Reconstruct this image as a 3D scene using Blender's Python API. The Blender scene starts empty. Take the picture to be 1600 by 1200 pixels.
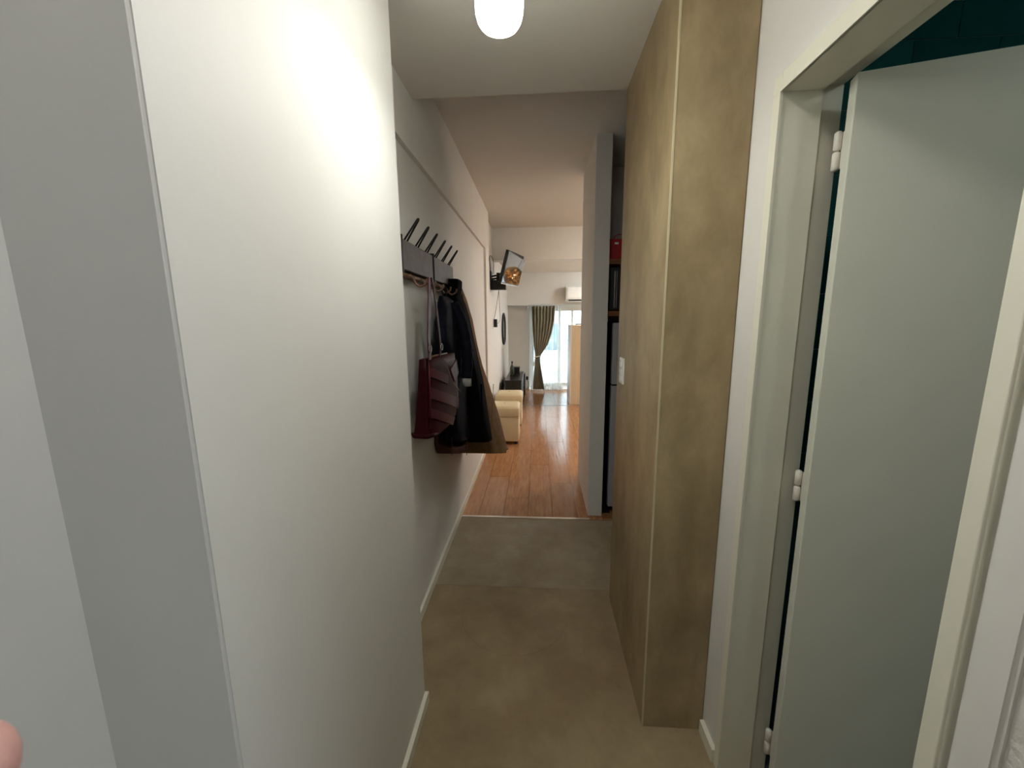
import bpy, bmesh, math, random
from mathutils import Vector, Matrix
random.seed(7)
sc = bpy.context.scene
COL = sc.collection
PI = math.pi

# ------------------------------------------------------------------ camera (calibrated from the vanishing points)
FPX, CX, CY, H = 619.0, 800.0, 600.0, 1.5
dn = Vector(((834-CX)/FPX, -(4282-CY)/FPX, -1.0)).normalized()
fw = Vector(((841.5-CX)/FPX, -(496-CY)/FPX, -1.0)); fw = (fw-dn*fw.dot(dn)).normalized()
up = -dn; rt = fw.cross(up)
R3 = Matrix((rt, fw, up))                       # camera -> world
CAM = Vector((0, 0, H))
cd = bpy.data.cameras.new('camera'); cam = bpy.data.objects.new('camera', cd); COL.objects.link(cam)
cam.matrix_world = Matrix.Translation(CAM) @ R3.to_4x4()
cd.sensor_width = 36; cd.lens = FPX/1600*36; cd.clip_start = 0.01; cd.clip_end = 200
cd.dof.use_dof = True; cd.dof.focus_distance = 1.6; cd.dof.aperture_fstop = 16
sc.camera = cam
def ray(x, y): return R3 @ Vector(((x-CX)/FPX, -(y-CY)/FPX, -1.0))
def onX(x, y, v): r = ray(x, y); return CAM + r*(v/r.x)
def onY(x, y, v): r = ray(x, y); return CAM + r*(v/r.y)
def onP(x, y, p, n): r = ray(x, y); return CAM + r*((p-CAM).dot(n)/r.dot(n))

# ------------------------------------------------------------------ world, portals, exposure
w = bpy.data.worlds.new('sky'); sc.world = w; w.use_nodes = True
wn = w.node_tree; bg = wn.nodes['Background']
bg.inputs[0].default_value = (0.80, 0.90, 1.0, 1); bg.inputs[1].default_value = 7.0
sc.view_settings.view_transform = 'Standard'; sc.view_settings.look = 'None'
sc.view_settings.exposure = 0.5; sc.view_settings.gamma = 1.0
sc.view_settings.use_curve_mapping = False
def portal(name, loc, rot, sx, sy):
    l = bpy.data.lights.new(name, 'AREA'); l.shape = 'RECTANGLE'; l.size = sx; l.size_y = sy
    l.cycles.is_portal = True
    o = bpy.data.objects.new(name, l); o.location = loc; o.rotation_euler = rot; COL.objects.link(o)
portal('window_light', (1.08, 8.48, 0.88), (-PI/2, 0, 0), 2.5, 1.72)
KITCHEN_FILL_W = 60.0  # this and the next four: strengths of the added fill lamps
ENTRY_FILL_W = 21.0
SIDE_FILL_W = 34.0
BATH_FILL_W = 26.0
FAR_FILL_W = 78.0
BULB_W = 2.7
LX, LY = -.090, 1.02
LAMP_W = 24.0            # ceiling lamp emission

# ------------------------------------------------------------------ materials
def s2l(c): return tuple(((v/255)/12.92 if v/255 <= .04045 else ((v/255+.055)/1.055)**2.4) for v in c)
def mat(name, rgb, rough=.6, spec=.5, metal=0, var=0, vscale=3, rgb2=None, bump=0, bscale=40, stretch=(1,1,1),
        emit=None, estr=0, coat=0, sheen=0, detail=6, objrand=0, mixlo=.35, mixhi=.65, fine=None):
    m = bpy.data.materials.new(name); m.use_nodes = True; N = m.node_tree.nodes; L = m.node_tree.links
    b = N['Principled BSDF']; c1 = s2l(rgb)
    b.inputs['Base Color'].default_value = (*c1, 1); b.inputs['Roughness'].default_value = rough
    b.inputs['Specular IOR Level'].default_value = spec; b.inputs['Metallic'].default_value = metal
    b.inputs['Coat Weight'].default_value = coat; b.inputs['Sheen Weight'].default_value = sheen
    tc = N.new('ShaderNodeTexCoord'); mp = N.new('ShaderNodeMapping'); mp.inputs['Scale'].default_value = stretch
    L.new(tc.outputs['Object'], mp.inputs['Vector'])
    if objrand:
        oi = N.new('ShaderNodeObjectInfo'); cb = N.new('ShaderNodeCombineXYZ'); ml = N.new('ShaderNodeMath'); ml.operation = 'MULTIPLY'
        ml.inputs[1].default_value = 37.0; L.new(oi.outputs['Random'], ml.inputs[0])
        for k in range(3): L.new(ml.outputs[0], cb.inputs[k])
        L.new(cb.outputs[0], mp.inputs['Location'])
    if rgb2 is not None or var:
        n = N.new('ShaderNodeTexNoise'); n.inputs['Scale'].default_value = vscale; n.inputs['Detail'].default_value = detail
        n.inputs['Roughness'].default_value = .6
        L.new(mp.outputs[0], n.inputs['Vector'])
        r = N.new('ShaderNodeValToRGB'); c2 = s2l(rgb2) if rgb2 else tuple(v*(1-var) for v in c1)
        r.color_ramp.elements[0].position = mixlo; r.color_ramp.elements[1].position = mixhi
        r.color_ramp.elements[0].color = (*c1, 1); r.color_ramp.elements[1].color = (*c2, 1)
        L.new(n.outputs['Fac'], r.inputs[0]); out = r.outputs[0]
        if objrand:
            hs = N.new('ShaderNodeHueSaturation'); mr = N.new('ShaderNodeMapRange')
            mr.inputs['To Min'].default_value = 1-objrand; mr.inputs['To Max'].default_value = 1+objrand
            L.new(oi.outputs['Random'], mr.inputs['Value']); L.new(mr.outputs[0], hs.inputs['Value'])
            L.new(out, hs.inputs['Color']); out = hs.outputs[0]
        if fine:
            n3 = N.new('ShaderNodeTexNoise'); n3.inputs['Scale'].default_value = fine[0]; n3.inputs['Detail'].default_value = 12
            n3.inputs['Roughness'].default_value = .7; n3.inputs['Distortion'].default_value = .6
            L.new(mp.outputs[0], n3.inputs['Vector'])
            f3 = N.new('ShaderNodeMapRange'); f3.inputs['From Min'].default_value = .3; f3.inputs['From Max'].default_value = .7
            f3.inputs['To Min'].default_value = 1-fine[1]; f3.inputs['To Max'].default_value = 1+fine[1]*.6
            L.new(n3.outputs['Fac'], f3.inputs['Value'])
            h3 = N.new('ShaderNodeHueSaturation'); L.new(f3.outputs[0], h3.inputs['Value']); L.new(out, h3.inputs['Color']); out = h3.outputs[0]
        L.new(out, b.inputs['Base Color'])
    if bump:
        n2 = N.new('ShaderNodeTexNoise'); n2.inputs['Scale'].default_value = bscale; n2.inputs['Detail'].default_value = 5
        L.new(mp.outputs[0], n2.inputs['Vector'])
        bp = N.new('ShaderNodeBump'); bp.inputs['Strength'].default_value = bump; bp.inputs['Distance'].default_value = .004
        L.new(n2.outputs['Fac'], bp.inputs['Height']); L.new(bp.outputs[0], b.inputs['Normal'])
    if emit:
        b.inputs['Emission Color'].default_value = (*emit, 1); b.inputs['Emission Strength'].default_value = estr
    return m

M = {}
M['wall'] = mat('white_plaster', (226,223,217), .62, .3, fine=(3,.025), var=.03, vscale=1.4, bump=.08, bscale=55)
M['rough_wall'] = mat('rough_plaster', (215,211,203), .8, .2, var=.06, vscale=4, bump=.9, bscale=60)
M['ceil'] = mat('ceiling_paint', (222,217,208), .8, .2, var=.03, vscale=2, bump=.1, bscale=80)
M['cement'] = mat('troweled_cement', (180,160,124), .42, .4, vscale=2.6, rgb2=(138,118,84), fine=(8, .2), bump=.12, bscale=14, detail=9, stretch=(1,1,.55))
M['cement_floor'] = mat('cement_floor', (162,143,112), .5, .35, vscale=3.4, rgb2=(140,120,90), fine=(9, .14), bump=.15, bscale=20, detail=10)
M['cement_floor_far'] = mat('cement_floor_pale', (168,154,130), .45, .4, vscale=4, rgb2=(150,134,108), fine=(10, .13), bump=.15, bscale=22, detail=10)
M['bead'] = mat('cement_edge', (196,184,150), .5)
M['wood_floor'] = mat('wood_floor', (182,132,90), .15, .5, vscale=9, rgb2=(156,105,68), bump=.35, bscale=7, stretch=(5,.6,1), objrand=.05, detail=8)
M['frame'] = mat('cream_enamel', (230,227,210), .35, .45, var=.03, vscale=5, bump=.06, bscale=30)
M['leaf'] = mat('door_paint', (214,214,200), .38, .45, var=.04, vscale=3, bump=.05, bscale=60)
M['hinge'] = mat('painted_hinge', (222,216,204), .35, .5, var=.1, vscale=60)
M['tile'] = mat('green_tile', (30,104,104), .16, .5, var=.25, vscale=3, objrand=.12)
M['grout'] = mat('grout', (150,165,160), .8)
M['bath_floor'] = mat('bathroom_floor', (120,132,138), .4, var=.15, vscale=5)
M['rack'] = mat('rack_steel', (92,82,74), .55, .35, metal=.1, var=.35, vscale=18, bump=.15, bscale=40)
M['rackdark'] = mat('rack_dark', (22,18,17), .5, .4, var=.2, vscale=30)
M['rust'] = mat('rusty_iron', (146,112,88), .5, .5, metal=.3, rgb2=(84,58,46), vscale=30, bump=.3, bscale=60)
M['bag'] = mat('burgundy_leather', (50,6,13), .5, .1, var=.3, vscale=12, bump=.12, bscale=120)
M['bagpatent'] = mat('burgundy_patent', (74,16,26), .42, .16, var=.25, vscale=14, bump=.25, bscale=30)
M['piping'] = mat('pale_piping', (150,110,108), .35)
M['silver'] = mat('silver', (190,188,184), .25, metal=1, var=.05, vscale=50)
M['navy'] = mat('navy_nylon', (8,10,24), .75, .15, var=.35, vscale=14, bump=.3, bscale=16)
M['black'] = mat('black_wool', (5,5,6), .95, .1, var=.3, vscale=40, bump=.2, bscale=90)
M['brown'] = mat('brown_wool', (146,114,80), .9, .15, var=.2, vscale=30, bump=.3, bscale=120)
M['redbrown'] = mat('chestnut_cloth', (82,48,38), .85, .2, var=.25, vscale=20, bump=.3, bscale=60)
M['cuff'] = mat('grey_lining', (168,166,160), .8, var=.15, vscale=30)
M['cream'] = mat('cream_leatherette', (222,204,166), .4, .45, var=.06, vscale=9, bump=.25, bscale=22)
M['blackwood'] = mat('black_lacquer', (20,20,22), .3, .5, var=.2, vscale=8)
M['blackplastic'] = mat('black_plastic', (12,12,14), .4, .5, var=.2, vscale=30)
M['screen'] = mat('tv_screen', (46,47,49), .04, .45, var=.05, vscale=2)
M['greyplastic'] = mat('grey_plastic', (176,178,178), .4, var=.05, vscale=20)
M['white'] = mat('white_plastic', (235,235,230), .35, var=.03, vscale=20)
M['bottle'] = mat('green_glass', (38,46,32), .12, .6, var=.15, vscale=12)
M['curtain'] = mat('taupe_curtain', (122,114,92), .8, .2, var=.18, vscale=10, stretch=(6,1,.6), bump=.2, bscale=60, sheen=.2)
M['tie'] = mat('curtain_tie', (206,196,176), .7, var=.1, vscale=30)
M['maple'] = mat('pale_wood', (230,213,182), .5, .35, rgb2=(220,200,166), vscale=5, stretch=(4,4,.5), detail=7)
M['shelf'] = mat('orange_wood', (150,88,40), .5, .4, rgb2=(118,66,30), vscale=8, stretch=(1,5,5))
M['red'] = mat('red_paper', (172,22,34), .45, .4, var=.25, vscale=10, bump=.3, bscale=20)
M['fridge'] = mat('grey_fridge', (168,168,170), .4, .5, metal=.05, var=.05, vscale=4)
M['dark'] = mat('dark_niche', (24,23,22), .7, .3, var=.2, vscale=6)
M['alu'] = mat('aluminium', (215,213,206), .25, metal=1, var=.06, vscale=30)
M['facade'] = mat('facade', (205,208,206), .8, var=.05, vscale=1.2)
M['facadeglass'] = mat('facade_glass', (96,128,134), .3, .4, var=.2, vscale=1.5)
M['skin'] = mat('skin', (212,164,156), .5, .35, rgb2=(196,138,130), vscale=30, bump=.2, bscale=200)
M['nail'] = mat('nail', (228,178,168), .3)
M['wicker'] = mat('wicker', (240,196,110), .6, var=.3, vscale=60)
M['bulb'] = mat('warm_bulb', (255,220,160), .5, emit=(1,.72,.35), estr=110)
def diffuser():
    m = bpy.data.materials.new('lamp_diffuser'); m.use_nodes = True; N = m.node_tree.nodes
    b = N['Principled BSDF']; b.inputs['Base Color'].default_value = (.9, .95, .95, 1); b.inputs['Roughness'].default_value = .3
    b.inputs['Emission Color'].default_value = (.97, 1.0, .93, 1); b.inputs['Emission Strength'].default_value = LAMP_W
    return m
M['diffuser'] = diffuser()
M['sidefill'] = mat('side_fill', (236,240,244), .4, emit=(.72,.86,1), estr=SIDE_FILL_W)  # from here on, emission of the added unseen fill lamps
M['bathfill'] = mat('bath_fill', (236,240,236), .4, emit=(.95,1,.92), estr=BATH_FILL_W)
M['farfill'] = mat('far_fill', (236,240,236), .4, emit=(.94,.98,1), estr=FAR_FILL_W)
M['entryfill'] = mat('entry_fill', (240,240,236), .4, emit=(1,.97,.92), estr=ENTRY_FILL_W)
M['kitchenfill'] = mat('kitchen_fill', (240,236,226), .4, emit=(1,.86,.72), estr=KITCHEN_FILL_W)
def sheer():
    m = bpy.data.materials.new('sheer_voile'); m.use_nodes = True; N = m.node_tree.nodes; L = m.node_tree.links
    N.remove(N['Principled BSDF']); o = N['Material Output']
    tr = N.new('ShaderNodeBsdfTransparent'); tl = N.new('ShaderNodeBsdfTranslucent'); df = N.new('ShaderNodeBsdfDiffuse')
    tl.inputs[0].default_value = (.86,.9,.9,1); df.inputs[0].default_value = (.86,.88,.88,1)
    a = N.new('ShaderNodeMixShader'); b = N.new('ShaderNodeMixShader')
    n = N.new('ShaderNodeTexNoise'); n.inputs['Scale'].default_value = 60
    r = N.new('ShaderNodeMapRange'); r.inputs['To Min'].default_value = .45; r.inputs['To Max'].default_value = .75
    L.new(n.outputs['Fac'], r.inputs['Value'])
    L.new(tl.outputs[0], a.inputs[1]); L.new(df.outputs[0], a.inputs[2]); a.inputs[0].default_value = .5
    L.new(r.outputs[0], b.inputs[0]); L.new(tr.outputs[0], b.inputs[1]); L.new(a.outputs[0], b.inputs[2]); L.new(b.outputs[0], o.inputs[0])
    return m
M['sheer'] = sheer()
def glass(name='window_glass', tint=(.93,.97,.97)):
    m = bpy.data.materials.new(name); m.use_nodes = True; N = m.node_tree.nodes; L = m.node_tree.links
    N.remove(N['Principled BSDF']); o = N['Material Output']
    tr = N.new('ShaderNodeBsdfTransparent'); tr.inputs[0].default_value = (*tint,1)
    g = N.new('ShaderNodeBsdfGlossy'); g.inputs['Roughness'].default_value = .02
    x = N.new('ShaderNodeMixShader'); f = N.new('ShaderNodeFresnel')
    L.new(f.outputs[0], x.inputs[0]); L.new(tr.outputs[0], x.inputs[1]); L.new(g.outputs[0], x.inputs[2]); L.new(x.outputs[0], o.inputs[0])
    return m
M['glass'] = glass(); M['tinted'] = glass('tinted_glass', (.38,.42,.50))

# ------------------------------------------------------------------ mesh helpers (world coordinates)
def box(bm, x0, x1, y0, y1, z0, z1, bev=0):
    vs = [bm.verts.new((x, y, z)) for x in (x0, x1) for y in (y0, y1) for z in (z0, z1)]
    fs = [bm.faces.new([vs[i] for i in f]) for f in ((0,1,3,2),(4,6,7,5),(0,4,5,1),(2,3,7,6),(0,2,6,4),(1,5,7,3))]
    if bev:
        es = list({e for f in fs for e in f.edges})
        bmesh.ops.bevel(bm, geom=es, offset=bev, segments=2, profile=.5, affect='EDGES')
    return bm
def obox(bm, c, ax, ay, az, sx, sy, sz, bev=0):
    b2 = bmesh.new(); box(b2, -sx/2, sx/2, -sy/2, sy/2, -sz/2, sz/2, bev)
    mt = Matrix((ax.normalized(), ay.normalized(), az.normalized())).transposed().to_4x4(); mt.translation = c
    bmesh.ops.transform(b2, matrix=mt, verts=b2.verts)
    me = bpy.data.meshes.new('tmp'); b2.to_mesh(me); b2.free(); bm.from_mesh(me); bpy.data.meshes.remove(me)
    return bm
def loft(bm, rings, cap=True, closed=True):
    vr = [[bm.verts.new(p) for p in r] for r in rings]; n = len(rings[0])
    for a, b in zip(vr, vr[1:]):
        for i in range(n if closed else n-1):
            j = (i+1) % n; bm.faces.new((a[i], a[j], b[j], b[i]))
    if cap and closed:
        bm.faces.new(list(reversed(vr[0]))); bm.faces.new(vr[-1])
    return bm
def tube(bm, pts, r, n=8, cap=True):
    pts = [Vector(p) for p in pts]; rs = r if isinstance(r, (list, tuple)) else [r]*len(pts)
    rings = []; prev = None
    for i, p in enumerate(pts):
        t = (pts[min(i+1, len(pts)-1)] - pts[max(i-1, 0)]).normalized()
        if prev is None:
            a = t.orthogonal().normalized()
        else:
            a = (prev - t*prev.dot(t)).normalized()
        prev = a; b = t.cross(a)
        rings.append([p + (a*math.cos(2*PI*k/n) + b*math.sin(2*PI*k/n))*rs[i] for k in range(n)])
    return loft(bm, rings, cap)
def lathe(bm, c, prof, n=24):
    return loft(bm, [[Vector(c)+Vector((r*math.cos(2*PI*k/n), r*math.sin(2*PI*k/n), z)) for k in range(n)] for r, z in prof])
def smooth_path(pts, k=6):
    pts = [Vector(p) for p in pts]; out = []
    P = [pts[0]*2-pts[1]] + pts + [pts[-1]*2-pts[-2]]
    for i in range(1, len(P)-2):
        for s in range(k):
            t = s/k
            out.append(.5*((2*P[i]) + (P[i+1]-P[i-1])*t + (2*P[i-1]-5*P[i]+4*P[i+1]-P[i+2])*t*t + (3*P[i]-P[i-1]-3*P[i+1]+P[i+2])*t**3))
    out.append(pts[-1]); return out
ORG = {}
def obj(name, bm, m, parent=None, smooth=False, loc=None, mods=None):
    bmesh.ops.recalc_face_normals(bm, faces=bm.faces)
    org = ORG[parent.name] if parent is not None else Vector(loc) if loc is not None else Vector((0, 0, 0))
    bmesh.ops.translate(bm, verts=bm.verts, vec=-org)
    me = bpy.data.meshes.new(name); bm.to_mesh(me); bm.free()
    me.materials.append(M[m] if isinstance(m, str) else m)
    if smooth:
        for p in me.polygons: p.use_smooth = True
    o = bpy.data.objects.new(name, me); COL.objects.link(o)
    if parent is not None: o.parent = parent
    else: o.location = org
    ORG[o.name] = org
    return o
def thing(name, label, cat, loc, group=None):
    o = bpy.data.objects.new(name, None); COL.objects.link(o); o.location = loc; o.empty_display_size = .05
    o['label'] = label; o['category'] = cat
    if group: o['group'] = group
    ORG[o.name] = Vector(loc); return o
def tag(o, label, cat, group=None):
    o['label'] = label; o['category'] = cat
    if group: o['group'] = group
    return o
def struct(name, b, m, label=None, bev=0, parent=None, smooth=False):
    bm = b if isinstance(b, bmesh.types.BMesh) else box(bmesh.new(), *b, bev)
    bmin = Vector([min(v.co[i] for v in bm.verts) for i in range(3)])
    o = obj(name, bm, m, parent, smooth, loc=bmin)
    if parent is None:
        o['kind'] = 'structure'
    if label: o['label'] = label
    return o
def bb(*a, bev=0): return box(bmesh.new(), *a, bev)
Z = Vector((0, 0, 1))

ARC = (-.12, 1.82, .27)
# ------------------------------------------------------------------ structure: floors
# cement floor of the corridor with a faint hand-trowelled arc
mf = M['cement_floor']; N = mf.node_tree.nodes; L = mf.node_tree.links
tcn = [n for n in N if n.type == 'TEX_COORD'][0]; bs = N['Principled BSDF']; src = bs.inputs['Base Color'].links[0].from_socket
ds = N.new('ShaderNodeVectorMath'); ds.operation = 'DISTANCE'; ds.inputs[1].default_value = (.9+ARC[0], 2.4+ARC[1], .12)
L.new(tcn.outputs['Object'], ds.inputs[0])
sb = N.new('ShaderNodeMath'); sb.operation = 'SUBTRACT'; sb.inputs[1].default_value = ARC[2]; L.new(ds.outputs['Value'], sb.inputs[0])
ab = N.new('ShaderNodeMath'); ab.operation = 'ABSOLUTE'; L.new(sb.outputs[0], ab.inputs[0])
mr = N.new('ShaderNodeMapRange'); mr.inputs['From Max'].default_value = .006; mr.inputs['To Min'].default_value = 1; mr.inputs['To Max'].default_value = 0; L.new(ab.outputs[0], mr.inputs['Value'])
sx = N.new('ShaderNodeSeparateXYZ'); L.new(tcn.outputs['Object'], sx.inputs[0])
lt_ = N.new('ShaderNodeMapRange'); lt_.inputs['From Min'].default_value = 2.4+ARC[1]-.02; lt_.inputs['From Max'].default_value = 2.4+ARC[1]-.12; L.new(sx.outputs['Y'], lt_.inputs['Value'])
mu = N.new('ShaderNodeMath'); mu.operation = 'MULTIPLY'; L.new(mr.outputs[0], mu.inputs[0]); L.new(lt_.outputs[0], mu.inputs[1])
va = N.new('ShaderNodeMapRange'); va.inputs['To Min'].default_value = 1; va.inputs['To Max'].default_value = .89; L.new(mu.outputs[0], va.inputs['Value'])
hs_ = N.new('ShaderNodeHueSaturation'); L.new(va.outputs[0], hs_.inputs['Value']); L.new(src, hs_.inputs['Color']); L.new(hs_.outputs[0], bs.inputs['Base Color'])
struct('floor', (-.9, 2.6, -2.4, 2.008, -.12, 0), 'cement_floor', 'polished beige cement corridor floor')
struct('floor', (-.9, 2.6, 2.0105, 2.785, -.12, 0), 'cement_floor_far', 'paler grey beige cement floor band before the wooden floor')
struct('trim_1', (-.597, .384, 2.785, 2.81, -.01, .004), 'alu', 'thin aluminium threshold strip where cement meets wood')
# wooden floor made of planks
def plank_floor(name, x0, x1, y0, y1, pw, pl, label):
    base = struct(name, (x0, x1, y0, y1, -.12, -.012), 'dark', label)
    cache = {}
    c = 0; x = x0
    while x < x1-.01:
        xw = min(pw, x1-x); y = y0 - (c*.37 % 1)*pl
        while y < y1:
            a, b_ = max(y, y0), min(y+pl, y1)
            if b_-a > .03:
                key = (round(xw, 3), round(b_-a, 3))
                if key not in cache:
                    bm = box(bmesh.new(), .0013, xw-.0013, .001, b_-a-.001, -.0125, 0)
                    me = bpy.data.meshes.new('plank'); bmesh.ops.recalc_face_normals(bm, faces=bm.faces)
                    bm.to_mesh(me); bm.free(); me.materials.append(M['wood_floor']); cache[key] = me
                o = bpy.data.objects.new('plank', cache[key]); COL.objects.link(o); o.parent = base
                o.location = Vector((x, a, 0)) - ORG[base.name]
            y += pl
        x += pw; c += 1
plank_floor('floor', -.65, 2.45, 2.81, 6.70, .19, 1.22, 'reddish wood laminate floor of the living area')
plank_floor('floor', -.65, 2.45, 6.72, 8.32, .19, 1.22, 'wood laminate floor beside the balcony window')
struct('trim_2', (-.62, 2.4, 6.70, 6.72, -.02, .004), 'alu', 'thin joint strip across the wooden floor')

# ------------------------------------------------------------------ structure: walls
bm = bmesh.new(); box(bm, -.85, -.445, .464, 1.318, 0, 2.5, 0)
es = [e for e in bm.edges if abs(e.verts[0].co.x+.445) < 1e-4 and abs(e.verts[1].co.x+.445) < 1e-4 and abs(e.verts[0].co.z-e.verts[1].co.z) > 1]
bmesh.ops.bevel(bm, geom=es, offset=.004, segments=3, affect='EDGES')
struct('wall_left', bm, 'wall', 'projecting white wall pier beside the camera')
struct('wall_left', (-.85, -.65, -2.3, .464, 0, 2.5), 'wall', 'pale wall set back behind the white pier')
struct('wall_left', (-.85, -.597, 1.318, 4.452, 0, 2.241), 'wall', 'long white corridor wall below the beam line carrying the coats')
struct('wall_left', (-.85, -.575, 1.318, 4.75, 2.241, 2.72), 'wall', 'proud beam band along the top of the corridor wall')
struct('wall_left', (-.85, -.575, 4.452, 4.75, 0, 2.241), 'wall', 'narrow column at the end of the corridor wall')
struct('wall_left', (-.85, -.63, 4.75, 8.5, 0, 2.72), 'wall', 'living room wall holding the television')
# back wall with the balcony opening
struct('wall_back', (-.63, -.19, 8.3, 8.5, 0, 1.735), 'wall', 'narrow wall left of the balcony curtain')
struct('wall_back', (2.36, 2.6, 8.3, 8.5, 0, 1.735), 'wall', 'wall right of the balcony window')
struct('wall_back', (-.63, 2.6, 8.1, 8.5, 1.735, 2.4), 'wall', 'soffit wall above the balcony window')
struct('wall_right', (2.4, 2.6, 1.53, 8.5, 0, 2.72), 'wall', 'right wall of the living area')
# cement-clad block
bm = bmesh.new(); box(bm, .385, .603, 1.268, 1.955, 0, 2.48, 0)
bmesh.ops.bevel(bm, geom=[e for e in bm.edges if abs(e.verts[0].co.z-e.verts[1].co.z) > 1], offset=.004, segments=2, affect='EDGES')
struct('wall_right', bm, 'cement', 'block faced in beige trowelled cement')
struct('trim_3', (.3835, .389, 1.2665, 1.272, .0, 2.479), 'bead', 'pale bead down the corner of the cement block')
struct('wall_right', (.603, 2.4, 1.56, 1.955, 0, 2.48), 'wall', 'wall between bathroom and kitchen')
struct('wall_right', (.603, .76, 1.165, 1.56, 0, 2.48), 'wall', 'white wall strip between cement block and door frame')
struct('wall_right', (.603, .76, .53, 1.165, 2.09, 2.48), 'wall', 'white wall above the bathroom door')
bm = bmesh.new(); box(bm, .606, .76, .477, .531, 0, 2.48)
bmesh.ops.bevel(bm, geom=[e for e in bm.edges if abs(e.verts[0].co.z-e.verts[1].co.z) > 1], offset=.005, segments=3, affect='EDGES')
struct('wall_right', bm, 'wall', 'smooth white wall strip beside the near door jamb')
struct('wall_right', (.616, .80, -.2, .477, 0, 2.48), 'rough_wall', 'rough plastered wall at the near right')
struct('wall_right', (.616, .80, -2.3, -1.05, 0, 2.48), 'rough_wall', 'rough plastered wall beyond the side window')
struct('wall_right', (.616, .80, -1.05, -.2, 2.1, 2.48), 'rough_wall', 'wall above the side doorway')
struct('wall_right', (2.2, 2.3, -2.0, -.3, 0, 2.48), 'wall', 'far wall of the side room')
struct('wall_right', (.80, 2.3, -2.1, -2.0, 0, 2.48), 'wall', 'end wall of the side room')
struct('wall_back', (-.85, .8, -2.5, -2.3, 0, 2.48), 'wall', 'end wall behind the camera')
# partition and kitchen niche
bm = bmesh.new(); box(bm, .378, .483, 2.855, 3.62, 0, 2.68)
bmesh.ops.bevel(bm, geom=[e for e in bm.edges if abs(e.verts[0].co.z-e.verts[1].co.z) > 1], offset=.003, segments=2, affect='EDGES')
struct('wall_center', bm, 'wall', 'slim white partition standing at the edge of the wooden floor')
struct('wall_right', (.483, 2.4, 3.47, 3.62, 0, 2.68), 'wall', 'rear wall of the refrigerator niche')
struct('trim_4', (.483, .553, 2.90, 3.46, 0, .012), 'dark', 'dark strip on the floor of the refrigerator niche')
# bathroom shell
struct('floor', (.762, 2.2, -.2, 1.53, 0, .014), 'bath_floor', 'grey tiled bathroom floor')
wb = struct('wall_bathroom', (.762, 2.2, 1.535, 1.56, 0, 2.48), 'grout', 'bathroom wall of dark green glazed tiles')
tw, th = .26, .20; r = 0; z = -.026
tm = {}
while z < 2.48:
    z0, z1 = max(z, .0), min(z+th, 2.48); off = .07 if r % 2 else .20
    x = .762 - off
    while x < 1.9:
        x0, x1 = max(x, .764), min(x+tw, 2.2)
        if x1-x0 > .01 and z1-z0 > .01:
            key = (round(x1-x0, 3), round(z1-z0, 3))
            if key not in tm:
                b = box(bmesh.new(), .0015, x1-x0-.0015, -.0045, .0005, .0015, z1-z0-.0015)
                bmesh.ops.recalc_face_normals(b, faces=b.faces)
                me = bpy.data.meshes.new('tile'); b.to_mesh(me); b.free(); me.materials.append(M['tile']); tm[key] = me
            o = bpy.data.objects.new('tile', tm[key]); COL.objects.link(o); o.parent = wb
            o.location = Vector((x0, 1.535, z0)) - ORG[wb.name]
        x += tw
    z += th; r += 1
struct('wall_right', (2.1, 2.2, -.3, 1.535, 0, 2.48), 'tile', 'green side wall of the bathroom')
struct('wall_right', (.80, 2.2, -.3, -.2, 0, 2.48), 'tile', 'green near wall of the bathroom')
# ceilings and beam
struct('ceiling', (-.85, 2.4, -2.4, 1.953, 2.48, 2.72), 'ceil', 'low white corridor ceiling')
struct('ceiling', (-.85, 2.6, 1.953, 8.5, 2.68, 2.8), 'ceil', 'raised living area ceiling')
struct('trim_5', (-.63, 2.4, 5.55, 5.75, 2.265, 2.68), 'wall', 'deep beam crossing the living area ceiling')
struct('ceiling', (-.63, 2.4, 5.75, 8.1, 2.37, 2.68), 'ceil', 'lower ceiling between beam and balcony window')

# baseboards
def baseb(name, a, label):
    bm = box(bmesh.new(), *a)
    struct(name, bm, 'frame', label)
baseb('baseboard_left', (-.445, -.430, .60, 1.318, 0, .045), 'cream baseboard at the foot of the near pier')
baseb('baseboard_left', (-.597, -.583, 1.318, 4.452, 0, .05), 'cream baseboard along the corridor wall under the coats')
baseb('baseboard_left', (-.63, -.617, 4.75, 8.3, 0, .06), 'cream baseboard of the living room wall')
baseb('baseboard_right', (.588, .603, 1.158, 1.262, 0, .05), 'short cream baseboard between cement block and door frame')
baseb('baseboard_back', (-.617, -.20, 8.287, 8.3, 0, .06), 'cream baseboard under the router')

# ------------------------------------------------------------------ bathroom door frame and leaf
df = struct('trim_6', (.599, .70, 1.130, 1.165, 0, 2.09), 'frame', 'cream metal door frame of the bathroom', bev=.0015)
obj('casing', bb(.596, .603, 1.128, 1.156, 0, 2.0445), 'frame', df)
obj('rebate', bb(.70, .757, 1.147, 1.165, 0, 2.065), 'frame', df)
obj('head', bb(.599, .70, .56, 1.130, 2.045, 2.09, bev=.0015), 'frame', df)
obj('rebate', bb(.70, .757, .545, 1.147, 2.065, 2.09), 'frame', df)
obj('casing', bb(.596, .603, .538, 1.156, 2.045, 2.073), 'frame', df)
obj('jamb', bb(.599, .70, .531, .56, 0, 2.045, bev=.0015), 'frame', df)
obj('rebate', bb(.70, .757, .531, .545, 0, 2.065), 'frame', df)
obj('casing', bb(.594, .603, .533, .561, 0, 2.0445, bev=.002), 'frame', df)
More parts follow.
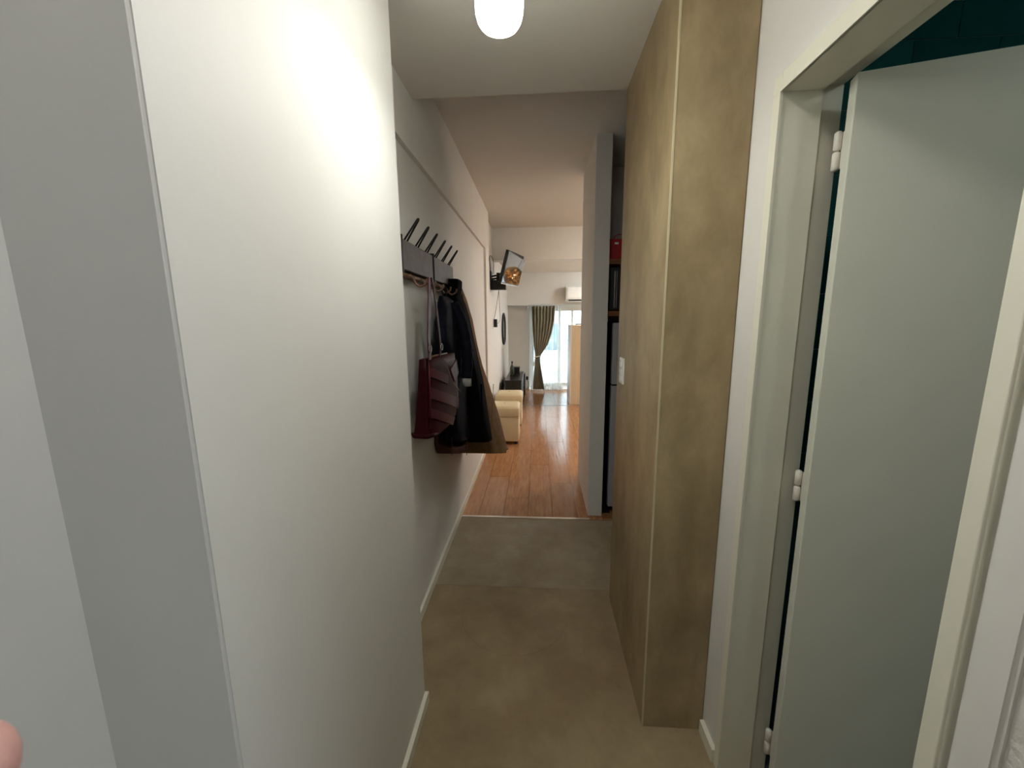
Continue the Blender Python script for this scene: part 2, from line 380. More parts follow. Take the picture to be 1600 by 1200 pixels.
# leaf
hp = Vector((.721, 1.051, 0)); ld = Vector((.268, -.07, 0)).normalized(); ln = Vector((-ld.y, ld.x, 0))
dl = struct('door_1', obox(bmesh.new(), hp + ld*.29 + ln*.019 + Z*1.026, ld, ln, Z, .58, .038, 2.03, .002), 'leaf', 'greenish cream bathroom door standing open')
for zc in (1.90, 1.018, .143):
    c = Vector((.741, 1.122, zc))
    hb = bmesh.new()
    for s in (-1, 1):
        c2 = c + Z*(s*.0235)
        lathe(hb, c2, [(.0005,-.0225),(.005,-.0225),(.0085,-.019),(.0085,.019),(.005,.0225),(.0005,.0225)], 14)
    hg = obj('hinge', hb, 'hinge', dl, True)
    hb = obox(bmesh.new(), Vector((.7455, 1.103, zc)), ln, ld, Z, .034, .003, .085)
    obj('hinge_plate', hb, 'hinge', hg)
lk = bmesh.new(); kc = hp + ld*.53 - ln*.008 + Z*1.02
tube(lk, [hp+ld*.53+Z*1.02, hp+ld*.53-ln*.045+Z*1.02, hp+ld*.42-ln*.045+Z*1.02], .008, 10)
hd = obj('door_handle', lk, 'silver', dl, True)
obj('rose', obox(bmesh.new(), hp+ld*.53-ln*.003+Z*1.0, ld, ln, Z, .04, .006, .16, .002), 'silver', hd)

# ------------------------------------------------------------------ ceiling lamp
lt = thing('ceiling_light', 'glowing white rounded ceiling lamp in the corridor', 'lamp', (LX, LY, 2.48))
obj('base', lathe(bmesh.new(), (LX, LY, 2.48), [(.001,0),(.06,0),(.062,-.006),(.06,-.018),(.03,-.022),(.008,-.026),(.008,-.19),(.001,-.19)], 32), 'white', lt, True)
obj('holder', lathe(bmesh.new(), (LX, LY, 2.29), [(.001,.012),(.030,.010),(.052,-.006),(.058,-.022),(.057,-.030),(.001,-.030)], 40), 'white', lt, True)
obj('diffuser', lathe(bmesh.new(), (LX, LY, 2.26), [(.001,.0),(.053,.0),(.055,-.02),(.055,-.06),(.054,-.08),(.050,-.095),(.044,-.104),(.036,-.109),(.001,-.110)], 40), 'diffuser', lt, True)
l = bpy.data.lights.new('ceiling_lamp', 'AREA'); l.shape = 'DISK'; l.size = .072; l.energy = BULB_W; l.color = (.97, 1.0, .95)
o = bpy.data.objects.new('ceiling_lamp', l); o.location = (LX, LY, 2.1485); COL.objects.link(o)

# added fill lamps outside the frame: side room globe, bathroom, balcony end
t = thing('side_fill_lamp', 'unseen cool white fill globe on a stand, added in the side room', 'lamp', (1.3, -.72, 0))
obj('base', lathe(bmesh.new(), (1.3, -.72, 0), [(.001,.001),(.13,.001),(.13,.02),(.02,.03),(.001,.03)], 24), 'white', t, True)
obj('pole', lathe(bmesh.new(), (1.3, -.72, .03), [(.012,0),(.012,1.35)], 12), 'white', t, True)
obj('globe', lathe(bmesh.new(), (1.3, -.72, 1.49), [(max(.001,.12*math.sin(PI*k/14)), -.12*math.cos(PI*k/14)) for k in range(15)], 28), 'sidefill', t, True)
t = thing('bath_fill_lamp', 'small round unseen fill lamp added on the bathroom ceiling', 'lamp', (1.55, .15, 2.48))
obj('base', lathe(bmesh.new(), (1.55, .15, 2.48), [(.001,0),(.10,0),(.10,-.015),(.001,-.015)], 28), 'white', t, True)
obj('diffuser', lathe(bmesh.new(), (1.55, .15, 2.465), [(.001,0),(.09,0),(.085,-.02),(.05,-.032),(.001,-.036)], 28), 'bathfill', t, True)
t = thing('far_fill_lamp', 'round flat white fill lamp added unseen behind the tall cabinet', 'lamp', (1.75, 7.0, 2.37))
obj('base', lathe(bmesh.new(), (1.75, 7.0, 2.37), [(.001,0),(.22,0),(.22,-.015),(.001,-.015)], 32), 'white', t, True)
obj('diffuser', lathe(bmesh.new(), (1.75, 7.0, 2.355), [(.001,0),(.21,0),(.20,-.03),(.12,-.05),(.001,-.056)], 32), 'farfill', t, True)

# added fill lamp above the camera for the surfaces that face it
t = thing('ceiling_light', 'flat round white fill lamp added unseen above the camera, nearer than the rounded lamp', 'lamp', (.02, .36, 2.48))
obj('base', lathe(bmesh.new(), (.02, .36, 2.48), [(.001,0),(.12,0),(.12,-.015),(.001,-.015)], 32), 'white', t, True)
obj('diffuser', lathe(bmesh.new(), (.02, .36, 2.465), [(.001,0),(.11,0),(.108,-.02),(.09,-.035),(.05,-.042),(.001,-.044)], 32), 'entryfill', t, True)

# added fill lamp brightening the far hall, out of the frame behind the partition
t = thing('kitchen_fill_lamp', 'round warm fill lamp added unseen in the kitchen behind the white partition', 'lamp', (1.45, 4.6, 2.68))
obj('base', lathe(bmesh.new(), (1.45, 4.6, 2.68), [(.001,0),(.17,0),(.17,-.02),(.001,-.02)], 32), 'white', t, True)
obj('diffuser', lathe(bmesh.new(), (1.45, 4.6, 2.66), [(.001,0),(.16,0),(.155,-.03),(.12,-.05),(.06,-.06),(.001,-.062)], 32), 'kitchenfill', t, True)

# ------------------------------------------------------------------ coat racks
def hairpin(bm, p, up_, out, r=.0042, wd=.019):
    q = p + Vector((out, 0, up_)); d = (q-p).normalized(); s = Vector((0, 1, 0))
    w2 = wd*.45; pts = [p - s*wd, p + (q-p)*.9 - s*w2]
    for k in range(1, 6):
        a = PI*k/6; pts.append(p+(q-p)*.9 - s*w2*math.cos(a) + d*.012*math.sin(a))
    pts += [p + (q-p)*.9 + s*w2, p + s*wd]
    tube(bm, pts, r, 6)
BF = -.553
def rack(y0, y1, hooks, label):
    t = thing('coat_rack', label, 'coat rack', (-.597, y0, 1.70), 'coat racks on the corridor wall')
    obj('board', bb(-.594, BF, y0+.012, y1, 1.70, 1.822, bev=.003), 'rack', t)
    obj('end_plate', bb(-.597, BF+.006, y0, y0+.012, 1.688, 1.834, bev=.002), 'rackdark', t)
    obj('rail', tube(bmesh.new(), [(-.572, y0+.01, 1.682), (-.572, y1-.005, 1.682)], .0115, 10), 'rust', t, True)
    for hy in hooks:
        obj('hook', hairpin_bm(hy), 'rackdark', t, True)
        pts = smooth_path([(-.568, hy+.05, 1.693), (-.55, hy+.045, 1.672), (-.540, hy+.052, 1.650), (-.520, hy+.05, 1.639), (-.497, hy+.05, 1.652), (-.492, hy+.05, 1.672)], 4)
        obj('coat_hook', tube(bmesh.new(), pts, .0048, 7), 'rust', t, True)
    return t
def hairpin_bm(hy):
    bm = bmesh.new(); hairpin(bm, Vector((-.570, hy, 1.812)), .098, .068); return bm
rack(1.628, 2.115, (1.72, 1.875, 2.03), 'dark steel wall rack with forked pegs, the nearer one, holding the burgundy bag')
rack(2.125, 2.62, (2.205, 2.365, 2.525), 'dark steel wall rack with forked pegs, the farther one, above the coats')

# ------------------------------------------------------------------ hanging clothes
def garment(rows, back, Yn, Yf, folds=6, amp=.06, n=48, inset=.7, seed=0, e=5.0):
    """rows: (y_px, x_px right silhouette, near-front inset factor, Yn shift, Yf shift)"""
    rings = []
    for k, (yp, xr, fn, dn_, df_) in enumerate(rows):
        yn, yf = Yn+dn_, Yf+df_
        P = onY(xr, yp, yf); xf = max(P.x, back+.02); xn = back + (xf-back)*fn; z = P.z
        ring = []
        for i in range(n):
            t = 2*PI*i/n; c, s = math.cos(t), math.sin(t)
            u = abs(c)**(2/e)*(1 if c > 0 else -1); v = abs(s)**(2/e)*(1 if s > 0 else -1)   # u: back..front, v: near..far
            a = amp*math.sin(folds*t+seed+k*.25) + amp*.5*math.sin((folds*2+1)*t+seed*2+k*.4)
            u *= 1+a*(1 if u > 0 else .1); v *= 1+a*.3
            fy = yn+(yf-yn)*(v+1)/2; fx = xn+(xf-xn)*(v+1)/2
            x = back+(fx-back)*(u+1)/2; q_ = .65*k/len(rows)
            ring.append(Vector((max(x, back-.002), fy, z*(1-q_) + q_*(H+(z-H)*fy/yf))))
        rings.append(ring)
    return rings
def refine(rows, k=4):
    out = []
    for a, b in zip(rows, rows[1:]):
        for s in range(k): t = s/k; out.append(tuple(p+(q-p)*t for p, q in zip(a, b)))
    out.append(rows[-1]); return out
def garment_obj(name, rows, back, Yn, Yf, m, parent, **kw):
    bm = bmesh.new(); rs = garment(refine(rows, 4), back, Yn, Yf, **kw); loft(bm, rs)
    return obj(name, bm, m, parent, True)
# brown coat (farthest)
t = thing('brown_coat', 'long brown wool coat hanging behind the black coat', 'coat', (-.5, 2.85, 1.70))
garment_obj('body', [(443,716,.8,.02,-.22),(452,724,.8,0,-.20),(470,731,.75,0,-.14),(500,740,.7,0,-.06),(540,748,.7,0,0),(570,756,.7,0,0),(600,767,.8,0,.02),(650,783,.9,0,.04),(694,795,.95,0,.05),(701,797,.95,0,.05)], -.592, 2.72, 2.98, 'brown', t, folds=5, amp=.05, seed=1.2)
obj('seam', tube(bmesh.new(), [onY(771,600,2.72), onY(768,660,2.72), onY(765,702,2.72)], .002, 6), 'brown', t)
obj('hanger_loop', tube(bmesh.new(), smooth_path([(-.53,2.60,1.645),(-.50,2.66,1.66),(-.52,2.74,1.675)]), .003, 6), 'brown', t, True)
# black coat
t = thing('black_coat', 'long black coat with stand-up collar between navy jacket and brown coat', 'coat', (-.5, 2.55, 1.70))
garment_obj('body', [(462,723,1,.02,0),(476,730,1,.0,0),(495,736,1,0,0),(520,741,1,0,0),(545,746,1,0,0),(565,750,1,0,0),(590,756,1,0,0),(640,764,1,0,.02),(684,771,1,0,.02)], -.592, 2.42, 2.68, 'black', t, folds=6, amp=.02, seed=.3)
garment_obj('collar', [(439,722,1,.06,-.03),(441,724,1,.05,-.02),(456,724,1,.04,-.02),(470,726,1,.03,0)], -.592, 2.42, 2.68, 'black', t, folds=3, amp=.03, seed=2)
for a, b_ in (((738,545),(731,600)), ((752,600),(756,678))):
    obj('fold', tube(bmesh.new(), smooth_path([onY(a[0],a[1],2.44), onY((a[0]+b_[0])/2-1,(a[1]+b_[1])/2,2.44), onY(b_[0],b_[1],2.44)]), .006, 8), 'black', t, True)
# reddish brown jacket mostly hidden
t = thing('chestnut_jacket', 'reddish brown jacket showing only its hem below the navy jacket', 'jacket', (-.56, 2.2, 1.66))
garment_obj('body', [(600,697,.9,.04,0),(650,698,.9,0,0),(682,700,.9,0,0),(691,734,.9,0,0),(701,736,.9,0,0)], -.592, 2.14, 2.38, 'redbrown', t, folds=5, amp=.03, seed=4)
for xx in (706, 729):
    obj('drawstring', tube(bmesh.new(), [onY(xx,684,2.10), onY(xx+1,700,2.10), onY(xx,711,2.10)], .002, 6), 'redbrown', t)
# navy padded jacket
t = thing('navy_jacket', 'dark navy padded jacket hanging behind the burgundy bag', 'jacket', (-.5, 2.2, 1.66))
rows = [(464,701,.9,.16,-.10),(470,709,.9,.13,-.06),(484,718,.85,.08,-.03),(505,724,.85,0.02,0),(530,728,.85,0,0),(560,731,.85,.08,0),(600,731,.85,.10,0),(650,733,.85,.12,0),(684,735,.85,.17,0)]
bm = bmesh.new(); rs = []
fine = refine(rows, 7); g = garment(fine, -.535, 1.98, 2.385, folds=4, amp=.02, seed=.8)
for k, ring in enumerate(g):
    c = sum(ring, Vector())/len(ring); s = 1+.05*abs(math.sin(k*.55))
    rs.append([Vector((c.x+(p.x-c.x)*s if p.x > c.x else p.x, c.y+(p.y-c.y)*s, p.z)) for p in ring])
loft(bm, rs); obj('body', bm, 'navy', t, True)
# sleeve on the corridor side, cuff with pale lining
def sleeve(pp, Y, rr, name, m, ribs):
    pts = smooth_path([onY(x, y, yy) for (x, y), yy in zip(pp, Y)], 12); n = len(pts)
    r_ = [rr*(1-.15*k/n)*(1+ribs*abs(math.sin(k*.5))) for k in range(n)]
    return obj(name, tube(bmesh.new(), pts, r_, 16), m, t, True)
sleeve([(707,476),(719,500),(727,530),(730,560),(729,590)], [2.26,2.24,2.22,2.21,2.20], .034, 'sleeve', 'navy', .12)
obj('cuff', tube(bmesh.new(), [onY(729,589,2.20), onY(729.5,603,2.20)], [.0265,.027], 20), 'cuff', t, True)
obj('hanger_loop', tube(bmesh.new(), smooth_path([onY(693,462,2.24), onY(690,450,2.25), (-.518, 2.255, 1.647), onY(697,448,2.25), onY(697,462,2.24)], 5), .0045, 6), 'navy', t, True)

# ------------------------------------------------------------------ burgundy bag
t = thing('handbag', 'glossy burgundy leather shoulder bag with diagonal bands on long straps', 'bag', (-.48, 1.84, 1.66))
P0 = onX(670, 600, -.468); P0.z = 0
ud = Vector((.05, .35, 0)).normalized(); nd = Vector((ud.y, -ud.x, 0))         # along the face, outward normal
def bagp(u, v, z): return Vector((P0.x, P0.y, 0)) + ud*u - nd*v + Z*z
zt = onP(690, 557, P0, nd).z; zb = onP(671, 678, P0, nd).z
def uof(x, y): p = onP(x, y, P0, nd); return (p-P0).dot(ud), p.z
rows = []
sil = [(557,713),(568,714.5),(585,717),(600,719),(615,719.5),(632,718),(645,716),(655,711),(663,704),(669,695),(674,685),(677.5,675)]
bm = bmesh.new(); rs = []
for k, (yp, xp) in enumerate(sil):
    u, z = uof(xp, yp); u = max(u, .02)
    f = k/(len(sil)-1); th_ = .05 + .045*min(1, f*1.6); nr = -.012*min(1, f*1.5)
    ring = []
    for i in range(32):
        a = 2*PI*i/32; c, s = math.cos(a), math.sin(a); e = 5
        cu = abs(c)**(2/e)*(1 if c > 0 else -1); cv = abs(s)**(2/e)*(1 if s > 0 else -1)
        bul = .008*math.sin(PI*(cu+1)/2)
        vv = th_*(cv+1)/2 - (bul if cv < 0 else 0)
        ring.append(bagp(nr + (u-nr)*(cu+1)/2, vv, z if k else zt))
    rs.append(ring)
loft(bm, rs); obj('body', bm, 'bag', t, True)
def band(corners, m, name='band', th=.004, n=10):
    (a, b_, c, d) = [uof(*q) for q in corners]   # a-b top edge left to right, d-c bottom edge left to right
    bm = bmesh.new(); f0 = []; f1 = []
    for k in range(n+1):
        s = k/n; tu, tz = a[0]+(b_[0]-a[0])*s, a[1]+(b_[1]-a[1])*s; bu, bz = d[0]+(c[0]-d[0])*s, d[1]+(c[1]-d[1])*s
        off = -.0085*math.sin(PI*min(1, max(0, tu/.33)))
        f0.append([bagp(tu, off-.004, tz), bagp(bu, off-.004, bz), bagp(bu, off+.004, bz), bagp(tu, off+.004, tz)])
    loft(bm, f0); return obj(name, bm, m, t, False)
band([(671,574),(697,586),(697,600),(671,588)], 'bagpatent')
band([(671,605),(716,622),(715,638),(671,622)], 'bagpatent')
band([(671,637),(709,652),(706,664),(671,652)], 'bagpatent')
band([(701,577),(712,562),(716,582),(708,596)], 'bagpatent')
pp = [bagp(uof(x, y)[0], -.014, uof(x, y)[1]) for x, y in ((690,561),(696,575),(700,588),(706,601),(715,611))]
obj('piping', tube(bmesh.new(), smooth_path(pp), .0016, 6), 'piping', t, True)
obj('seam', tube(bmesh.new(), [bagp(.0,-.004,zt), bagp(-.004,-.006,(zt+zb)/2), bagp(-.010,-.004,zb+.02)], .004, 8), 'bagpatent', t, True)
obj('zip', tube(bmesh.new(), [bagp(.02,.02,zt+.003), bagp(.17,.018,zt+.006), bagp(.27,.02,zt+.003)], .005, 8), 'rust', t, True)
# straps: near one comes down to the gusset seam with a buckle, far one behind
def strap(pts, wd, m='bagpatent', name='strap'):
    bm = bmesh.new(); rs = []
    for p in smooth_path(pts, 5):
        rs.append([p+Vector((-.002,-wd/2,0)), p+Vector((.002,-wd/2,0)), p+Vector((.002,wd/2,0)), p+Vector((-.002,wd/2,0))])
    loft(bm, rs); return obj(name, bm, m, t)
def bpx(x, y, v=-.006): u, z = uof(x, y); return bagp(u, v, z)
strap([bpx(669,434), bpx(669,460), bpx(668.5,500), bpx(668,530), bpx(668.5,562,-.009)], .040)
strap([bpx(673,434), bpx(678,465), bpx(682,500), bpx(686,540), bpx(688,560,.002)], .026, 'bag')

for (px_, py_, s) in ((667.5,545,.013), (686,542,.011)):
    c = bpx(px_, py_, -.013); ring = [c + ud*math.cos(a)*s*1.0 + Z*math.sin(a)*s*1.3 for a in [2*PI*k/16+PI/4 for k in range(17)]]
    b = obj('buckle', tube(bmesh.new(), ring, .0022, 6), 'silver', t, True)

# ------------------------------------------------------------------ light switch on the cement block
t = thing('light_switch', 'white three-gang wall switch on the beige cement block', 'switch', (.385, 1.845, 1.255))
obj('plate', bb(.377, .385, 1.792, 1.868, 1.196, 1.314, bev=.002), 'white', t)
for zz in (1.222, 1.255, 1.288):
    obj('rocker', bb(.372, .378, 1.812, 1.848, zz-.013, zz+.013, bev=.0015), 'white', t)

# ------------------------------------------------------------------ kitchen niche: fridge, shelves, contents
t = thing('refrigerator', 'tall silver grey refrigerator half hidden behind the cement block', 'refrigerator', (.62, 3.2, 0))
obj('body', bb(.536, 1.14, 2.945, 3.45, .03, 1.455, bev=.006), 'blackplastic', t)
obj('lower_door', bb(.530, 1.143, 2.885, 2.94, .06, 1.000, bev=.006), 'fridge', t)
obj('upper_door', bb(.530, 1.143, 2.885, 2.94, 1.012, 1.455, bev=.006), 'fridge', t)
obj('door_seal', bb(.54, 1.135, 2.90, 2.94, .995, 1.016), 'blackplastic', t)
for x in (.60, 1.10):
    for y in (2.96, 3.40): obj('foot', lathe(bmesh.new(), (x, y, .015), [(.02,-.015),(.02,.02)], 12), 'blackplastic', t)
for (z0, z1, lab) in ((1.502, 1.538, 'orange wood shelf just above the refrigerator'), (1.864, 1.899, 'orange wood shelf under the red bag')):
    tag(obj('shelf', bb(.486, 1.2, 2.93, 3.468, z0, z1, bev=.002), 'shelf', loc=(.5,3,z0)), lab, 'shelf', 'shelves in the kitchen niche')
t = thing('gift_bag', 'shiny red bag standing on the upper niche shelf', 'bag', (.56, 3.0, 1.899))
bm = bmesh.new(); loft(bm, [[Vector((x, y, z)) for x, y in ((.49+i,2.955+i),(.70-i,2.955+i),(.70-i,3.08-i),(.49+i,3.08-i))] for z, i in ((1.90,.006),(1.96,.0),(2.02,.004),(2.038,.008))])
obj('body', bm, 'red', t)
obj('emblem', lathe_o := bb(.533, .560, 2.950, 2.954, 2.000, 2.014, bev=.0015), 'white', t)
obj('handle', tube(bmesh.new(), smooth_path([(.53,3.0,2.03),(.55,3.0,2.07),(.60,3.0,2.07),(.62,3.0,2.03)]), .003, 6), 'red', t, True)
t = thing('black_appliance', 'black appliance with chrome strip between the two niche shelves', 'appliance', (.6, 3.1, 1.538))
obj('body', bb(.50, .74, 2.96, 3.25, 1.539, 1.85, bev=.01), 'blackplastic', t)
obj('trim', bb(.540, .548, 2.952, 2.962, 1.56, 1.82, bev=.002), 'silver', t)
obj('trim', bb(.556, .559, 2.953, 2.962, 1.56, 1.82), 'greyplastic', t)

# ------------------------------------------------------------------ television on its arm
bl, tl, tr_, br = (783,443), (795.4,390.6), (819.6,400.3), (808.3,446.9)
Yn_ = 5.02; A = onY(*tl, Yn_-.02); B = onY(*bl, Yn_+.02)
th_ = math.radians(16.5); ax = Vector((math.sin(th_), math.cos(th_), 0))          # direction near -> far edge
hgt = (A-B).length; upv = (A-B).normalized(); upv = (upv - ax*upv.dot(ax)).normalized(); nn = ax.cross(upv).normalized()
TW = .64; ctr = (A+B)/2 + ax*TW/2
t = thing('television', 'flat television on a swivel arm tilted down from the wall', 'television', ctr - nn*.04)
obj('shell', obox(bmesh.new(), ctr - nn*.022, ax, nn, upv, TW, .04, hgt, .004), 'blackplastic', t)
obj('screen', obox(bmesh.new(), ctr + upv*.006, ax, nn, upv, TW-.016, .003, hgt-.03, 0), 'screen', t)
obj('lower_bezel', obox(bmesh.new(), ctr - upv*(hgt/2-.004), ax, nn, upv, TW, .010, .014, .001), 'greyplastic', t)
t = thing('wall_bracket', 'black television wall bracket with folded arm and small box', 'bracket', (-.63, 5.38, 1.98))
obj('plate', bb(-.63, -.618, 5.27, 5.45, 1.86, 2.10, bev=.002), 'blackplastic', t)
am = bmesh.new()
p0 = Vector((-.615, 5.35, 2.00)); p1 = Vector((-.52, 5.22, 2.00)); p2 = ctr - nn*.06
for zz in (.035, -.0):
    tube(am, [p0+Z*zz, p1+Z*zz], .012, 8); tube(am, [p1+Z*zz, p2+Z*(zz-.02)], .012, 8)
obj('arm', am, 'blackplastic', t, True)
obj('joint', lathe(bmesh.new(), p1+Z*.01, [(.018,-.05),(.02,-.045),(.02,.05),(.018,.055)], 14), 'blackplastic', t, True)
obj('head_plate', obox(bmesh.new(), ctr - nn*.052, ax, nn, upv, .18, .014, .16, .002), 'blackplastic', t)
t2 = thing('media_box', 'black media box on a bracket shelf below the television', 'box', (-.5, 5.35, 1.865))
obj('body', bb(-.617, -.43, 5.30, 5.44, 1.862, 1.985, bev=.003), 'blackplastic', t2)
obj('lens', lathe(bmesh.new(), (-.50, 5.297, 1.95), [(.008,-.006),(.008,.006)], 10), 'silver', t2, True)
# cables
def cable(name, pts, label, m='blackplastic', r=.0035):
    o = obj(name, tube(bmesh.new(), smooth_path(pts, 6), r, 6), m, smooth=True, loc=pts[0]); return tag(o, label, 'cable')
cable('cable', [onX(767,441,-.622), onX(766.5,420,-.622), onX(764.5,403,-.61), onY(767.5,400,5.38), onY(771,410,5.38), onY(771,428,5.36)], 'black cable looping up above the television bracket')
cable('cable', [onX(779.5,453,-.55), onX(777,470,-.60), onX(774,490,-.625), onX(772,499,-.615)], 'thin cable hanging from bracket to the plug', 'rackdark', .003)
cable('cable', [onX(779.5,453,-.56), onX(780,470,-.60), onX(781,490,-.622), onX(781.5,497,-.622), onX(780,503,-.622), onX(776,507,-.615)], 'thin cable swinging past the round mirror to the plug', 'rackdark', .003)
pc = onX(771, 505, -.63)
t = thing('wall_socket', 'white wall socket with a black plug adapter beneath the television', 'socket', pc)
obj('plate', bb(-.63, -.622, pc.y-.10, pc.y+.02, pc.z-.07, pc.z+.06, bev=.001), 'white', t)
obj('adapter', bb(-.622, -.575, pc.y-.05, pc.y+.03, pc.z-.055, pc.z+.055, bev=.006), 'blackplastic', t)
# round mirror
mc = onX(786.3, 514, -.625)
t = thing('round_mirror', 'round black framed mirror on the living room wall', 'mirror', mc)
ring = [mc + Vector((.012, math.cos(a)*.265, math.sin(a)*.265)) for a in [2*PI*k/48 for k in range(49)]]
obj('frame', tube(bmesh.new(), ring, .017, 8, cap=False), 'blackplastic', t, True)
bm = bmesh.new(); loft(bm, [[mc+Vector((x, math.cos(2*PI*k/40)*.256, math.sin(2*PI*k/40)*.256)) for k in range(40)] for x in (-.003, .006)])
obj('glass', bm, 'silver', t)

# ------------------------------------------------------------------ low black tv bench, bottle, box, speaker, panel
t = thing('media_bench', 'low glossy black bench under the television beside the ottomans', 'bench', (-.4, 6.8, 0))
obj('top', bb(-.545, -.268, 6.28, 7.36, .47, .50, bev=.003), 'blackwood', t)
obj('side_panel', bb(-.54, -.275, 6.30, 6.325, .0, .47), 'blackwood', t)
obj('side_panel', bb(-.54, -.275, 7.32, 7.345, .0, .47), 'blackwood', t)
obj('back_panel', bb(-.54, -.525, 6.325, 7.32, .04, .47), 'blackwood', t)
for k in range(2):
    o = obj('drawer', bb(-.295, -.275, 6.33+k*.5, 6.815+k*.5, .05, .46, bev=.003), 'blackwood', t)
    obj('handle', bb(-.275, -.265, 6.52+k*.5, 6.62+k*.5, .25, .262), 'blackplastic', o)
obj('bottom', bb(-.525, -.295, 6.325, 7.32, .04, .06), 'blackwood', t)
t = thing('bottle', 'dark green bottle standing on the black bench', 'bottle', (-.452, 6.75, .5))
obj('body', lathe(bmesh.new(), (-.452, 6.75, .501), [(.001,0),(.034,0),(.036,.01),(.036,.14),(.030,.165),(.014,.195),(.012,.235)], 20), 'bottle', t, True)
obj('cap', lathe(bmesh.new(), (-.452, 6.75, .736), [(.014,0),(.014,.022),(.001,.023)], 14), 'blackplastic', t, True)
t = thing('storage_box', 'small black box behind the green bottle', 'box', (-.39, 7.05, .5))
obj('body', bb(-.44, -.335, 6.98, 7.12, .501, .60, bev=.003), 'blackwood', t)
obj('lid', bb(-.443, -.332, 6.977, 7.123, .60, .625, bev=.003), 'blackwood', t)
t = thing('speaker', 'black floor speaker between the bench and the curtain', 'speaker', (-.3, 7.6, 0))
obj('cabinet', bb(-.36, -.255, 7.50, 7.72, .02, .43, bev=.004), 'blackplastic', t)
obj('grille', bb(-.35, -.265, 7.492, 7.50, .05, .41, bev=.002), 'dark', t)
for x in (-.345, -.27):
    for y in (7.52, 7.70): obj('foot', lathe(bmesh.new(), (x, y, .01), [(.01,-.01),(.01,.012)], 10), 'blackplastic', t)
t = thing('backpack', 'black soft bag slumped between the wall and the bench', 'bag', (-.59, 6.4, 0))
bm = bmesh.new(); rs = []
for z, xr_, yw in ((.0,.5,.16),(.03,.55,.18),(.2,.5,.17),(.35,.40,.13),(.45,.25,.09),(.50,.12,.05)):
    rs.append([Vector((-.582+.030*math.cos(a)*(xr_/.55), 6.34+yw*math.sin(a), z)) for a in [2*PI*k/20 for k in range(20)]])
loft(bm, rs); obj('body', bm, 'black', t, True)
obj('strap', tube(bmesh.new(), smooth_path([(-.56,6.25,.40),(-.548,6.22,.30),(-.548,6.20,.15)]), .006, 6), 'blackplastic', t, True)

# ottomans
def ottoman(y0, y1, x1, label):
    x0 = x1-.37
    t = thing('ottoman', label, 'ottoman', ((x0+x1)/2, (y0+y1)/2, 0), 'cream ottomans by the wall')
    b = obj('base', bb(x0+.008, x1-.008, y0+.008, y1-.008, .035, .325, bev=.008), 'cream', t, True)
    bm = box(bmesh.new(), x0, x1, y0, y1, .33, .45, .022)
    obj('lid', bm, 'cream', t, True)
    bm = bmesh.new(); rs = []
    for z, i in ((.44,.012),(.455,.022),(.463,.05),(.466,.12)):
        rs.append([Vector((x, y, z)) for x, y in ((x0+i,y0+i),(x1-i,y0+i),(x1-i,y1-i),(x0+i,y1-i))])
    loft(bm, rs); obj('cushion', bm, 'cream', t, True)
    obj('button', lathe(bmesh.new(), ((x0+x1)/2, (y0+y1)/2, .466), [(.014,0),(.010,.006),(.001,.007)], 12), 'cream', t, True)
    obj('seam', bb(x0+.003, x1-.003, y0+.003, y1-.003, .322, .331), 'maple', t)
    for x in (x0+.04, x1-.04):
        for y in (y0+.04, y1-.04): obj('foot', lathe(bmesh.new(), (x, y, .0175), [(.02,-.0175),(.024,.0185)], 12), 'blackwood', t)
ottoman(4.54, 4.91, -.225, 'cream leatherette ottoman, the nearer of the pair')
ottoman(5.32, 5.69, -.225, 'cream leatherette ottoman, the farther of the pair, before the black bench')

# ------------------------------------------------------------------ tall pale cabinet
t = thing('tall_cabinet', 'tall pale wood cabinet standing near the balcony window', 'cabinet', (.8, 7.0, 0))
obj('body', bb(.56, 1.2, 6.77, 7.35, .0, 1.345, bev=.002), 'maple', t)
obj('side_panel', bb(.535, .56, 6.77, 7.36, .0, 1.36, bev=.001), 'white', t)  # window light on this side put into its white colour
obj('top', bb(.56, 1.205, 6.765, 7.36, 1.345, 1.36, bev=.002), 'maple', t)

# ------------------------------------------------------------------ balcony window, curtains
wd = struct('window_1', (-.19, 2.36, 8.40, 8.46, 0, .05), 'white', 'white sliding balcony window')
for a in ((-.19,-.14,8.40,8.46,.05,1.735), (2.31,2.36,8.40,8.46,.05,1.735), (-.14,2.31,8.40,8.46,1.68,1.735)):
    obj('window_frame', bb(*a, bev=.003), 'white', wd)
for k, (x0, x1, y) in enumerate(((-.14,.45,8.405), (.42,.72,8.43), (.68,1.52,8.405), (1.48,2.31,8.43))):
    s = obj('sash', bb(x0, x0+.04, y, y+.022, .05, 1.68), 'white', wd)
    for a in ((x1-.04,x1,y,y+.022,.05,1.68), (x0+.04,x1-.04,y,y+.022,.05,.11), (x0+.04,x1-.04,y,y+.022,1.62,1.68)):
        obj('rail', bb(*a), 'white', s)
    obj('pane', bb(x0+.04, x1-.04, y+.009, y+.013, .11, 1.62), 'glass', s)
